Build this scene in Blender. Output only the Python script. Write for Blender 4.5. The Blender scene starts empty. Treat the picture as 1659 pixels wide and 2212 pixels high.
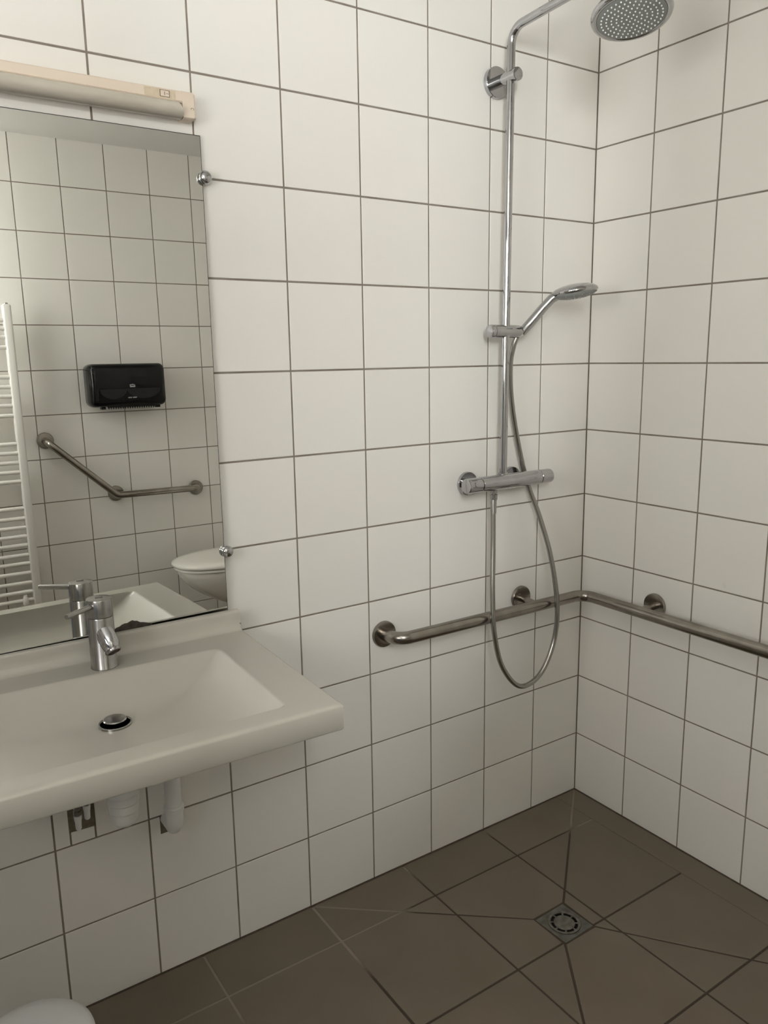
import bpy, bmesh, math, random
from mathutils import Vector, Matrix
random.seed(7)
scene = bpy.context.scene
C = scene.collection

# ------------------------------------------------------------------ camera
cam_d = bpy.data.cameras.new('camera')
cam_d.sensor_fit = 'HORIZONTAL'; cam_d.sensor_width = 36.0
cam_d.lens = 36.0 * 1700.8 / 1659.0
cam_d.clip_start = 0.02
cam = bpy.data.objects.new('camera', cam_d); C.objects.link(cam)
R_ = Vector((0.82908702, -0.55890233, -0.01558523))
U_ = Vector((0.12099918, 0.15213914, 0.9809245))
B_ = Vector((-0.54586987, -0.81515757, 0.19376331))
cam.matrix_world = Matrix(((R_.x, U_.x, B_.x, -1.85333624), (R_.y, U_.y, B_.y, -1.65011364), (R_.z, U_.z, B_.z, 1.42694425), (0, 0, 0, 1)))
scene.camera = cam

# ------------------------------------------------------------------ world, daylight, exposure
world = bpy.data.worlds.new('sky'); scene.world = world; world.use_nodes = True
wn = world.node_tree.nodes; wl = world.node_tree.links
wn['Background'].inputs['Color'].default_value = (0.80, 0.90, 1.0, 1)
wn['Background'].inputs['Strength'].default_value = 0.15

XE = -2.60            # end wall with the window
YR = -2.222            # rear wall
ZC = 2.435             # ceiling
WY0, WY1, WZ0, WZ1 = -1.76, -0.80, 0.0, 2.16    # doorway in the end wall
DW = 0.84  # width of the added door leaf that blocks window light
VX0, VX1, VZ0, VZ1 = -2.52, -1.80, 1.60, 2.36    # window opening in the rear wall, left of the radiator

def area(name, loc, rot, sx, sy, power, color):
    d = bpy.data.lights.new(name, 'AREA'); d.shape = 'RECTANGLE'; d.size = sx; d.size_y = sy
    d.energy = power; d.color = color
    o = bpy.data.objects.new(name, d); C.objects.link(o); o.location = loc; o.rotation_euler = rot
    return o
area('daylight_beyond_doorway', (XE - 0.45, (WY0 + WY1) / 2, 1.72), (0, math.radians(-118), 0), 0.9, WY1 - WY0, 31, (1.0, 0.975, 0.925))
area('daylight_at_rear_window', ((VX0 + VX1) / 2, YR - 0.16, (VZ0 + VZ1) / 2), (math.radians(90), 0, 0), VX1 - VX0, VZ1 - VZ0, 148, (1.0, 0.985, 1.0))

scene.view_settings.view_transform = 'Standard'
scene.view_settings.look = 'None'
scene.view_settings.gamma = 1.0
scene.view_settings.use_curve_mapping = False
scene.view_settings.exposure = 0.0
scene.cycles.max_bounces = 12
scene.cycles.glossy_bounces = 8
scene.cycles.transmission_bounces = 8
scene.cycles.diffuse_bounces = 6
scene.cycles.caustics_reflective = False
scene.cycles.caustics_refractive = False

# ------------------------------------------------------------------ materials
def mat(name, color, rough=0.5, metal=0.0, spec=0.5, coat=0.0, vary=0.0, noise=None, bump=None, trans=0.0, rvar=0.0):
    """noise = (scale, other colour, strength); bump = (scale, strength, distance); vary = per-object value spread."""
    m = bpy.data.materials.new(name); m.use_nodes = True
    nt = m.node_tree; n = nt.nodes; l = nt.links
    b = n['Principled BSDF']
    b.inputs['Base Color'].default_value = (*color, 1)
    b.inputs['Roughness'].default_value = rough
    b.inputs['Metallic'].default_value = metal
    b.inputs['Specular IOR Level'].default_value = spec
    b.inputs['Coat Weight'].default_value = coat
    b.inputs['Transmission Weight'].default_value = trans
    col = None
    if noise or bump or rvar:
        tc = n.new('ShaderNodeTexCoord')
        src = n.new('ShaderNodeNewGeometry').outputs['Position']
    if noise:
        t = n.new('ShaderNodeTexNoise'); t.inputs['Scale'].default_value = noise[0]; t.inputs['Detail'].default_value = 4
        l.new(src, t.inputs['Vector'])
        mx = n.new('ShaderNodeMix'); mx.data_type = 'RGBA'
        mx.inputs[6].default_value = (*color, 1); mx.inputs[7].default_value = (*noise[1], 1)
        mr = n.new('ShaderNodeMapRange'); mr.inputs[1].default_value = 0.35; mr.inputs[2].default_value = 0.65; mr.inputs[4].default_value = noise[2]
        l.new(t.outputs['Fac'], mr.inputs[0]); l.new(mr.outputs[0], mx.inputs[0])
        col = mx.outputs[2]
    if vary:
        oi = n.new('ShaderNodeObjectInfo')
        mr2 = n.new('ShaderNodeMapRange'); mr2.inputs[3].default_value = 1 - vary; mr2.inputs[4].default_value = 1 + vary
        l.new(oi.outputs['Random'], mr2.inputs[0])
        hs = n.new('ShaderNodeHueSaturation'); l.new(mr2.outputs[0], hs.inputs['Value'])
        if col: l.new(col, hs.inputs['Color'])
        else: hs.inputs['Color'].default_value = (*color, 1)
        col = hs.outputs['Color']
    if col: l.new(col, b.inputs['Base Color'])
    if rvar:
        t = n.new('ShaderNodeTexNoise'); t.inputs['Scale'].default_value = 9; t.inputs['Detail'].default_value = 5
        l.new(src, t.inputs['Vector'])
        mr = n.new('ShaderNodeMapRange'); mr.inputs[3].default_value = rough - rvar; mr.inputs[4].default_value = rough + rvar
        l.new(t.outputs['Fac'], mr.inputs[0]); l.new(mr.outputs[0], b.inputs['Roughness'])
    if bump:
        t = n.new('ShaderNodeTexNoise'); t.inputs['Scale'].default_value = bump[0]; t.inputs['Detail'].default_value = 3
        l.new(src, t.inputs['Vector'])
        bp = n.new('ShaderNodeBump'); bp.inputs['Strength'].default_value = bump[1]; bp.inputs['Distance'].default_value = bump[2]
        l.new(t.outputs['Fac'], bp.inputs['Height']); l.new(bp.outputs['Normal'], b.inputs['Normal'])
    return m

M = {}
M['tile'] = mat('wall_tile_glaze', (0.80, 0.768, 0.728), 0.30, vary=0.012, noise=(3.0, (0.79, 0.776, 0.732), 1.0), bump=(420, 0.10, 0.0006), rvar=0.05)
M['grout'] = mat('wall_grout', (0.27, 0.235, 0.20), 0.9, noise=(14, (0.20, 0.165, 0.135), 1.0), bump=(300, 0.3, 0.001))
M['floor_tile'] = mat('floor_tile_stone', (0.146, 0.117, 0.083), 0.42, vary=0.04, noise=(6.0, (0.161, 0.131, 0.095), 1.0), bump=(260, 0.12, 0.0008), rvar=0.06)
M['ceiling'] = mat('ceiling_paint', (0.62, 0.61, 0.58), 0.85, bump=(120, 0.1, 0.001))
M['plaster'] = mat('end_wall_paint', (0.72, 0.70, 0.66), 0.8, bump=(150, 0.15, 0.001))
M['chrome'] = mat('polished_chrome', (0.50, 0.50, 0.51), 0.06, 1.0, noise=(30, (0.44, 0.44, 0.45), 0.6))
M['chrome_dull'] = mat('chrome_with_limescale', (0.40, 0.39, 0.38), 0.20, 1.0, noise=(60, (0.34, 0.335, 0.325), 0.8), bump=(500, 0.05, 0.0005))
M['steel'] = mat('brushed_steel', (0.34, 0.315, 0.28), 0.22, 1.0, noise=(22, (0.26, 0.235, 0.205), 0.9), bump=(350, 0.05, 0.0004))
M['hose'] = mat('metal_hose', (0.36, 0.345, 0.32), 0.24, 1.0)
M['grey_plastic'] = mat('grey_spray_plate', (0.23, 0.24, 0.23), 0.45)
M['nozzle'] = mat('nozzle_rubber', (0.70, 0.72, 0.70), 0.5)
M['sink'] = mat('washbasin_cast_shaded', (0.488, 0.466, 0.41), 0.20, noise=(2.5, (0.48, 0.460, 0.406), 1.0), rvar=0.04)  # darker than white china: the viewer's shadow is put into the colour
M['mirror'] = mat('mirror_silver', (0.88, 0.885, 0.86), 0.0, 1.0, noise=(4, (0.875, 0.88, 0.86), 1.0))
M['mirror_edge'] = mat('mirror_edge', (0.03, 0.032, 0.03), 0.3)
M['tarnish'] = mat('mirror_tarnish', (0.035, 0.027, 0.022), 0.45, noise=(120, (0.10, 0.085, 0.07), 0.8))
M['cream'] = mat('cream_plastic', (0.72, 0.60, 0.50), 0.45, noise=(8, (0.74, 0.64, 0.53), 1.0))
M['yellowed'] = mat('yellowed_sticker', (0.66, 0.56, 0.43), 0.4, noise=(90, (0.56, 0.46, 0.32), 0.8))
M['diffuser'] = mat('lamp_diffuser', (0.66, 0.61, 0.53), 0.20, trans=0.15, noise=(12, (0.58, 0.53, 0.45), 1.0))
M['dark'] = mat('dark_slot', (0.008, 0.007, 0.007), 0.8, spec=0.1)
M['black'] = mat('black_gloss_plastic', (0.003, 0.003, 0.0035), 0.07, spec=0.30)
M['smoke'] = mat('smoked_window', (0.004, 0.0042, 0.005), 0.05, spec=0.18)
M['emblem'] = mat('silver_print', (0.42, 0.42, 0.43), 0.35)
M['white_enamel'] = mat('white_radiator_enamel', (0.80, 0.78, 0.74), 0.28, bump=(90, 0.03, 0.0005))
M['ceramic'] = mat('toilet_ceramic', (0.78, 0.755, 0.70), 0.08, coat=0.3)
M['seat'] = mat('toilet_seat_plastic', (0.80, 0.78, 0.73), 0.2)
M['pvc'] = mat('white_pvc', (0.80, 0.80, 0.79), 0.35, noise=(20, (0.75, 0.75, 0.73), 0.8))
M['bin'] = mat('bin_plastic', (0.70, 0.70, 0.69), 0.45, bump=(200, 0.05, 0.0005))
M['mortar'] = mat('bare_mortar', (0.20, 0.16, 0.12), 0.95, noise=(70, (0.12, 0.11, 0.07), 1.0), bump=(160, 0.6, 0.002))
M['frame_white'] = mat('window_frame_paint', (0.78, 0.77, 0.74), 0.4)
M['drain_steel'] = mat('drain_steel', (0.30, 0.30, 0.27), 0.38, 1.0, noise=(60, (0.17, 0.16, 0.14), 1.0), bump=(200, 0.15, 0.0006))
M['drain_frame'] = mat('drain_frame_steel', (0.22, 0.225, 0.20), 0.45, 0.8, noise=(40, (0.13, 0.13, 0.11), 1.0))
M['silicone'] = mat('dark_joint', (0.06, 0.045, 0.035), 0.7, noise=(40, (0.10, 0.075, 0.055), 1.0))

# floor grout: dark brown, with pale limescale on the joints near the left wall
def floor_grout():
    m = mat('floor_grout', (0.055, 0.042, 0.030), 0.85)
    nt = m.node_tree; n = nt.nodes; l = nt.links; b = n['Principled BSDF']
    g = n.new('ShaderNodeNewGeometry')
    d = n.new('ShaderNodeVectorMath'); d.operation = 'DISTANCE'; d.inputs[1].default_value = (-0.5, -0.43, 0)
    l.new(g.outputs['Position'], d.inputs[0])
    t = n.new('ShaderNodeTexNoise'); t.inputs['Scale'].default_value = 7; l.new(g.outputs['Position'], t.inputs['Vector'])
    a = n.new('ShaderNodeMath'); a.operation = 'MULTIPLY_ADD'; a.inputs[1].default_value = 0.16; l.new(t.outputs['Fac'], a.inputs[0]); l.new(d.outputs['Value'], a.inputs[2])
    r = n.new('ShaderNodeMapRange'); r.inputs[1].default_value = 0.47; r.inputs[2].default_value = 0.53; l.new(a.outputs[0], r.inputs[0])
    s = n.new('ShaderNodeSeparateXYZ'); l.new(g.outputs['Position'], s.inputs[0])
    r2 = n.new('ShaderNodeMapRange'); r2.inputs[1].default_value = -0.30; r2.inputs[2].default_value = -0.22; l.new(s.outputs['Y'], r2.inputs[0])
    mu = n.new('ShaderNodeMath'); mu.operation = 'MULTIPLY'; l.new(r.outputs[0], mu.inputs[0]); l.new(r2.outputs[0], mu.inputs[1])
    mx = n.new('ShaderNodeMix'); mx.data_type = 'RGBA'; mx.inputs[6].default_value = (0.055, 0.042, 0.030, 1); mx.inputs[7].default_value = (0.26, 0.225, 0.18, 1)
    l.new(mu.outputs[0], mx.inputs[0]); l.new(mx.outputs[2], b.inputs['Base Color'])
    return m
M['floor_grout'] = floor_grout()

def glass_pane():
    m = bpy.data.materials.new('window_glass'); m.use_nodes = True
    nt = m.node_tree; n = nt.nodes; l = nt.links; n.remove(n['Principled BSDF'])
    tr = n.new('ShaderNodeBsdfTransparent'); tr.inputs[0].default_value = (0.95, 0.97, 0.96, 1)
    gl = n.new('ShaderNodeBsdfGlossy'); gl.inputs['Roughness'].default_value = 0.02
    fr = n.new('ShaderNodeFresnel'); fr.inputs[0].default_value = 1.45
    mx = n.new('ShaderNodeMixShader'); l.new(fr.outputs[0], mx.inputs[0]); l.new(tr.outputs[0], mx.inputs[1]); l.new(gl.outputs[0], mx.inputs[2])
    l.new(mx.outputs[0], n['Material Output'].inputs[0])
    return m
M['pane'] = glass_pane()

# ------------------------------------------------------------------ helpers
def link_mesh(name, me, material, parent=None, smooth=None):
    if material and not me.materials: me.materials.append(material)
    if smooth is not None:
        me.shade_smooth()
        if smooth < 179: me.set_sharp_from_angle(angle=math.radians(smooth))
    o = bpy.data.objects.new(name, me); C.objects.link(o)
    if parent: o.parent = parent
    return o

def obj(name, bm, material, parent=None, smooth=None, recalc=True):
    if recalc: bmesh.ops.recalc_face_normals(bm, faces=bm.faces)
    me = bpy.data.meshes.new(name); bm.to_mesh(me); bm.free()
    return link_mesh(name, me, material, parent, smooth)

def empty(name, loc=(0, 0, 0), rz=0.0):
    o = bpy.data.objects.new(name, None); C.objects.link(o); o.location = loc; o.rotation_euler = (0, 0, rz)
    o.empty_display_size = 0.05
    return o

def tag(o, label, cat, group=None, kind=None):
    o['label'] = label; o['category'] = cat
    if group: o['group'] = group
    if kind: o['kind'] = kind
    return o

def box(bm, lo, hi, bevel=0.0, seg=2):
    r = bmesh.ops.create_cube(bm, size=1.0)
    lo = Vector(lo); hi = Vector(hi)
    for v in r['verts']:
        v.co = Vector((lo[i] + (v.co[i] + 0.5) * (hi[i] - lo[i]) for i in range(3)))
    if bevel:
        es = set(e for v in r['verts'] for e in v.link_edges)
        bmesh.ops.bevel(bm, geom=list(es), offset=bevel, segments=seg, profile=0.5, affect='EDGES')
    return bm

def nb(): return bmesh.new()

def frame_of(d):
    d = Vector(d).normalized()
    a = Vector((0, 0, 1)) if abs(d.z) < 0.9 else Vector((1, 0, 0))
    x = a.cross(d).normalized(); y = d.cross(x)
    return x, y, d

def ring_faces(bm, A, B_):
    n = len(A)
    for i in range(n): bm.faces.new((A[i], A[(i + 1) % n], B_[(i + 1) % n], B_[i]))

def tube(bm, pts, r, seg=16, caps=True):
    """Sweep a circle along pts; r is one radius or one per point."""
    pts = [Vector(p) for p in pts]; n = len(pts)
    rs = [r] * n if isinstance(r, (int, float)) else list(r)
    T = []
    for i in range(n):
        a = pts[max(i - 1, 0)]; b = pts[min(i + 1, n - 1)]; T.append((b - a).normalized())
    x, y, _ = frame_of(T[0]); rings = []
    for i in range(n):
        if i:
            q = T[i - 1].rotation_difference(T[i]); x = q @ x; y = q @ y
        rings.append([bm.verts.new(pts[i] + rs[i] * (math.cos(2 * math.pi * k / seg) * x + math.sin(2 * math.pi * k / seg) * y)) for k in range(seg)])
    for a, b in zip(rings, rings[1:]): ring_faces(bm, a, b)
    if caps: bm.faces.new(rings[0][::-1]); bm.faces.new(rings[-1])
    return bm

def lathe(bm, origin, axis, prof, seg=32):
    """prof: list of (radius, height along axis)."""
    o = Vector(origin); x, y, d = frame_of(axis); rings = []
    for r, h in prof:
        if r < 1e-6: rings.append([bm.verts.new(o + d * h)])
        else: rings.append([bm.verts.new(o + d * h + r * (math.cos(2 * math.pi * k / seg) * x + math.sin(2 * math.pi * k / seg) * y)) for k in range(seg)])
    for a, b in zip(rings, rings[1:]):
        if len(a) == 1 and len(b) == 1: continue
        if len(a) == 1:
            for k in range(seg): bm.faces.new((a[0], b[(k + 1) % seg], b[k]))
        elif len(b) == 1:
            for k in range(seg): bm.faces.new((a[k], a[(k + 1) % seg], b[0]))
        else: ring_faces(bm, a, b)
    if len(rings[0]) > 1: bm.faces.new(rings[0][::-1])
    if len(rings[-1]) > 1: bm.faces.new(rings[-1])
    return bm

def fillet_path(pts, rad, n=8):
    """Round the inner corners of a polyline."""
    pts = [Vector(p) for p in pts]; out = [pts[0]]
    for i in range(1, len(pts) - 1):
        a, p, b = pts[i - 1], pts[i], pts[i + 1]
        u = (a - p).normalized(); v = (b - p).normalized()
        ang = u.angle(v); t = min(rad / math.tan(ang / 2), 0.48 * (a - p).length, 0.48 * (b - p).length)
        s, e = p + u * t, p + v * t
        r = t * math.tan(ang / 2); c = p + (u + v).normalized() * (r / math.sin(ang / 2))
        sv, ev = (s - c).normalized(), (e - c).normalized(); r = (s - c).length
        for k in range(n + 1):
            out.append(c + sv.slerp(ev, k / n, sv) * r)
    out.append(pts[-1]); return out

def catmull(pts, n=8):
    pts = [Vector(p) for p in pts]; P = [2 * pts[0] - pts[1]] + pts + [2 * pts[-1] - pts[-2]]; out = []
    for i in range(1, len(P) - 2):
        p0, p1, p2, p3 = P[i - 1:i + 3]
        for k in range(n):
            t = k / n
            out.append(0.5 * ((2 * p1) + (p2 - p0) * t + (2 * p0 - 5 * p1 + 4 * p2 - p3) * t * t + (3 * p1 - p0 - 3 * p2 + p3) * t ** 3))
    out.append(pts[-1]); return out

def prism(bm, poly, to3, d0, d1):
    """Extrude a 2-D polygon; to3(u, v, d) gives the 3-D point."""
    A = [bm.verts.new(to3(u, v, d0)) for u, v in poly]; B2 = [bm.verts.new(to3(u, v, d1)) for u, v in poly]
    bm.faces.new(A[::-1]); bm.faces.new(B2); ring_faces(bm, A, B2)
    return bm

# ------------------------------------------------------------------ room shell
GAP = 0.0042     # wall joint
DEP = 0.0016     # tile face stands this far proud of the grout

def slab(name, lo, hi, material, label, cat):
    return tag(obj(name, box(nb(), lo, hi), material), label, cat, kind='structure')

wall_left = slab('wall_left', (XE - 0.1, DEP, -0.05), (0.1, 0.1, ZC + 0.02), M['grout'], 'long white tiled wall that carries the mirror, washbasin and shower', 'wall')
wall_right = slab('wall_right', (DEP, YR - 0.1, -0.05), (0.1, DEP, ZC + 0.02), M['grout'], 'white tiled shower wall on the right with the long grab rail', 'wall')
b = nb(); ya, yb_ = YR - 0.1, YR - DEP
box(b, (XE - 0.1, ya, -0.05), (VX0, yb_, ZC + 0.02)); box(b, (VX1, ya, -0.05), (DEP, yb_, ZC + 0.02))
box(b, (VX0, ya, -0.05), (VX1, yb_, VZ0)); box(b, (VX0, ya, VZ1), (VX1, yb_, ZC + 0.02))
wall_rear = tag(obj('wall_rear', b, M['grout']), 'white tiled wall seen in the mirror behind radiator and dispenser', 'wall', kind='structure')
ceiling = slab('ceiling', (XE - 0.1, YR - 0.1, ZC), (0.1, 0.1, ZC + 0.1), M['ceiling'], 'plain grey ceiling seen as a band along the top of the mirror', 'ceiling')
floor = slab('floor', (XE - 0.1, YR - 0.1, -0.08), (0.1, 0.1, -0.0016), M['floor_grout'], 'brown stone tiled floor falling towards the shower drain', 'floor')

b = nb()
box(b, (XE - 0.1, YR, WZ1), (XE, 0, ZC))
box(b, (XE - 0.1, YR, 0), (XE, WY0, WZ1)); box(b, (XE - 0.1, WY1, 0), (XE, 0, WZ1))
wall_end = tag(obj('wall_end', b, M['plaster']), 'painted end wall with the window behind the viewer', 'wall', kind='structure')
def window(name, loc, rz, w_, h_, label):
    win = tag(empty(name, loc, rz), label, 'window', kind='structure')
    b = nb(); hy, hz = w_ / 2, h_
    for lo, hi in (((-.03, -hy, 0), (.03, hy, .05)), ((-.03, -hy, hz - .05), (.03, hy, hz)), ((-.03, -hy, .05), (.03, -hy + .05, hz - .05)), ((-.03, hy - .05, .05), (.03, hy, hz - .05))):
        box(b, lo, hi)
    obj('window_frame', b, M['frame_white'], win)
    obj('glass_pane', box(nb(), (-.003, -hy + .05, .05), (.003, hy - .05, hz - .05)), M['pane'], win)
# unseen door leaf, added behind the viewer to block light from the rear window
door = tag(empty('added_door', (XE + 0.02, WY0 + 0.02, 0)), 'plain white door added out of view to block window light', 'door', kind='structure')
obj('added_door_leaf', box(nb(), (0, -.02, .008), (DW, .02, WZ1 - .01), .002, 1), M['frame_white'], door)
for sy in (-1, 1):
    b = nb(); tube(b, fillet_path([(DW - .07, sy * .02, 1.04), (DW - .07, sy * .07, 1.04), (DW - .19, sy * .07, 1.04)], .015, 5), .009, 12)
    obj('door_handle', b, M['steel'], door, 50)
b = nb()
for lo, hi in (((-.11, WY0 - .05, 0), (.012, WY0, WZ1 + .05)), ((-.11, WY1, 0), (.012, WY1 + .05, WZ1 + .05)), ((-.11, WY0, WZ1), (.012, WY1, WZ1 + .05))):
    box(b, (XE + lo[0], lo[1], lo[2]), (XE + hi[0], hi[1], hi[2]))
tag(obj('trim_3', b, M['frame_white']), 'white frame of the open doorway behind the viewer', 'door frame', kind='structure')
window('window_1', ((VX0 + VX1) / 2, YR - 0.05, VZ0), math.radians(90), VX1 - VX0, VZ1 - VZ0, 'narrow white framed window in the tiled rear wall')

# wall tiles: one shared mesh, scaled by a hair to each cell
def tile_mesh(name, axis):
    """unit tile 0.2 - GAP square, face at d = 0, back at d = -0.002"""
    s = (0.2 - GAP) / 2; e = 0.0007
    P = [(-s, -s, -.002), (s, -s, -.002), (s, s, -.002), (-s, s, -.002), (-s, -s, -e), (s, -s, -e), (s, s, -e), (-s, s, -e),
         (-s + e, -s + e, 0), (s - e, -s + e, 0), (s - e, s - e, 0), (-s + e, s - e, 0)]
    F = [(8, 9, 10, 11)]
    for i in range(4):
        j = (i + 1) % 4; F += [(i, j, 4 + j, 4 + i), (4 + i, 4 + j, 8 + j, 8 + i)]
    to = {'left': lambda u, v, d: (u, -d, v), 'right': lambda u, v, d: (-d, u, v), 'rear': lambda u, v, d: (u, d, v)}[axis]
    if axis in ('right', 'rear'):
        F = [f[::-1] for f in F]
    me = bpy.data.meshes.new(name); me.from_pydata([to(*p) for p in P], [], F); me.update(); me.materials.append(M['tile'])
    return me

def cells(lines): return list(zip(lines, lines[1:]))

def lay(wall, axis, us, zs, keep, skip=()):
    """us: ascending joint positions along the wall; zs: heights. keep(u0,u1): built as a tile of its own."""
    me = tile_mesh('tile_' + axis, axis); rest = nb()
    sgn = 1
    for i, (u0, u1) in enumerate(cells(us)):
        for j, (z0, z1) in enumerate(cells(zs)):
            if (i, j) in skip: continue
            uc, zc = (u0 + u1) / 2, (z0 + z1) / 2
            su, sz = (u1 - u0 - GAP) / (0.2 - GAP), (z1 - z0 - GAP) / (0.2 - GAP)
            if su <= 0.02 or sz <= 0.02: continue
            if axis == 'rear' and u1 > VX0 and u0 < VX1 and z1 > VZ0 and z0 < VZ1: continue
            loc = {'left': (uc, 0, zc), 'right': (0, uc, zc), 'rear': (uc, YR, zc)}[axis]
            sc = {'left': (su, 1, sz), 'right': (1, su, sz), 'rear': (su, 1, sz)}[axis]
            if keep(u0, u1):
                o = bpy.data.objects.new('tile', me); C.objects.link(o); o.parent = wall
                o.location = loc; o.scale = sc
                # hand-laid: each tile leans by a hair
                a, c_ = random.gauss(0, 0.0011), random.gauss(0, 0.0011)
                o.rotation_euler = {'left': (a, 0, c_), 'right': (0, a, c_), 'rear': (a, 0, c_)}[axis]
            else:
                t = bmesh.new(); t.from_mesh(me)
                for v in t.verts: v.co = Vector((v.co[k] * sc[k] + loc[k] for k in range(3)))
                tm = bpy.data.meshes.new('tmp'); t.to_mesh(tm); t.free(); rest.from_mesh(tm); bpy.data.meshes.remove(tm)
    if rest.verts:
        o = obj('tile_field', rest, M['tile'], wall, recalc=False); o['kind'] = 'stuff'
    else: rest.free()

zs = [0.0, 0.2012, 0.4025, 0.603, 0.8025, 1.001, 1.199, 1.3971, 1.5961, 1.7963, 1.997, 2.1973, 2.398, ZC + GAP]
xs = [0.0, 0.1991, 0.3995, 0.5996, 0.7997, 1.0004, 1.2025, 1.4043, 1.6054, 1.806, 2.006, 2.206, 2.406, -XE]
ux = sorted(-x for x in xs)
nl = len(ux) - 1
c78 = ux.index(-1.6054); c67 = ux.index(-1.4043)
lay(wall_left, 'left', ux, zs, lambda a, b_: b_ > -1.82, skip={(c78, 2), (c67, 1)})
ys = [0.0, 0.1971, 0.3962, 0.597, 0.797, 0.997, 1.197, 1.397, 1.597, 1.797, 1.997, -YR]
lay(wall_right, 'right', sorted(-y for y in ys), zs, lambda a, b_: b_ > -1.25)
rx = [XE] + [-1.1647 + .2 * k for k in range(-7, 6)] + [0.0]
rz = [0.0] + [0.035 + .2 * k for k in range(0, 13)]
rz = [z for z in rz if z < ZC - 0.02] + [ZC + GAP]
lay(wall_rear, 'rear', rx, rz, lambda a, b_: b_ > -1.85 and a < -0.1)

# cut tiles round the pipes under the washbasin
L3 = lambda u, v, d: (u, -d, v)
g = GAP / 2
def cut_tile(poly):
    o = obj('tile', prism(nb(), poly, L3, -.002, 0), M['tile'], wall_left); return o
x0, x1, za, zb = -1.6054 + g, -1.4043 - g, 0.4025 + g, 0.603 - g
cut_tile([(x0, za), (-1.5725 - g, za), (-1.5725 - g, zb), (x0, zb)])
cut_tile([(-1.5205 + g, za), (x1, za), (x1, zb), (-1.5205 + g, zb)])
cut_tile([(-1.5725 + g, za), (-1.5205 - g, za), (-1.5205 - g, 0.4315), (-1.5725 + g, 0.4335)])
cut_tile([(-1.5725 + g, 0.530), (-1.5205 - g, 0.530), (-1.5205 - g, zb), (-1.5725 + g, zb)])
obj('mortar_patch', box(nb(), (-1.5735, 0.0008, 0.432), (-1.5195, 0.004, 0.532)), M['mortar'], wall_left)
x0, x1, za, zb = -1.4043 + g, -1.2025 - g, 0.2012 + g, 0.4025 - g
cut_tile([(x0, za), (x1, za), (x1, zb), (-1.335, zb), (-1.335, 0.357), (-1.3800, 0.357), (-1.3800, zb), (x0, zb)])
obj('mortar_patch', box(nb(), (-1.382, 0.0008, 0.355), (-1.333, 0.004, 0.402)), M['mortar'], wall_left)

# floor tiles: grid joints, and the diagonal folds that run to the drain
DX0, DX1, DY0, DY1 = -0.553, -0.446, -0.480, -0.373      # drain plate
def split(poly, p, q):
    """Split a convex polygon by the line p-q: (left part, right part)."""
    a, b_ = [], []
    dx, dy = q[0] - p[0], q[1] - p[1]
    s = [dx * (v[1] - p[1]) - dy * (v[0] - p[0]) for v in poly]
    for i, v in enumerate(poly):
        w = poly[(i + 1) % len(poly)]; si, sj = s[i], s[(i + 1) % len(poly)]
        if si >= 0: a.append(v)
        if si <= 0: b_.append(v)
        if si * sj < 0:
            t = si / (si - sj); m = (v[0] + t * (w[0] - v[0]), v[1] + t * (w[1] - v[1])); a.append(m); b_.append(m)
    return a, b_
def parea(p): return 0.5 * sum(p[i][0] * p[(i + 1) % len(p)][1] - p[(i + 1) % len(p)][0] * p[i][1] for i in range(len(p)))
def inset(poly, d):
    """Shrink a convex counter-clockwise polygon by d."""
    out = poly
    for i in range(len(poly)):
        p, q = poly[i], poly[(i + 1) % len(poly)]
        dx, dy = q[0] - p[0], q[1] - p[1]; L = math.hypot(dx, dy)
        if L < 1e-6: continue
        e_ = 0.0008 if abs(p[0] + 0.088) < .006 and abs(q[0] + 0.088) < .006 and d > .001 else d     # the joint beside the border strip is hair-thin
        nx, ny = -dy / L * e_, dx / L * e_
        out = split(out, (p[0] + nx, p[1] + ny), (q[0] + nx, q[1] + ny))[0]
        if len(out) < 3: return []
    return out
SX, SY = -1.0, -1.075
fold = [
    [(0, 0), (SX, 0), (DX0, DY1), (DX1, DY1)],
    [(SX, 0), (SX, SY), (DX0, DY0), (DX0, DY1)],
    [(SX, SY), (0, SY), (DX1, DY0), (DX0, DY0)],
    [(0, SY), (0, 0), (DX1, DY1), (DX1, DY0)]]
polys = [('in', p) for p in fold] + [('out', [(XE, YR), (SX, YR), (SX, 0), (XE, 0)]), ('out', [(SX, YR), (0, YR), (0, SY), (SX, SY)])]
XL = [-0.088, -0.405, -0.705, -0.9985, -1.301, -1.603, -1.905, -2.207, -2.509]
YL = [-0.155, -0.475, -0.770, -1.075, -1.378, -1.68, -1.98]
for x in XL:
    polys = [(k, r) for k, p in polys for r in split(p, (x, 0), (x, 1)) if len(r) > 2]
for y in YL:
    new = []
    for k, p in polys:
        if min(v[0] for v in p) > -0.0885: new.append((k, p)); continue    # the border strip along the right wall
        new += [(k, r) for r in split(p, (0, y), (1, y)) if len(r) > 2]
    polys = new
for k, p in polys:
    if parea(p) < 0: p = p[::-1]
    if parea(p) < 1e-4: continue
    q = inset(p, 0.0029)
    if len(q) < 3 or abs(parea(q)) < 5e-5: continue
    # drop doubled corners
    q = [v for i, v in enumerate(q) if math.hypot(v[0] - q[i - 1][0], v[1] - q[i - 1][1]) > 1e-5]
    if len(q) < 3: continue
    bm = nb(); e = 0.0006
    q2 = inset(q, e)
    if len(q2) == len(q):
        lo = [bm.verts.new((u, v, -.003)) for u, v in q]; mi = [bm.verts.new((u, v, -e)) for u, v in q]; to = [bm.verts.new((u, v, 0)) for u, v in q2]
        bm.faces.new(lo[::-1]); ring_faces(bm, lo, mi); ring_faces(bm, mi, to); bm.faces.new(to)
    else: prism(bm, q, lambda u, v, d: (u, v, d), -.003, 0)
    obj('tile', bm, M['floor_tile'], floor)
tr = nb(); box(tr, (XE, -0.004, -0.0016), (0, 0.0016, 0.001))
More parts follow.
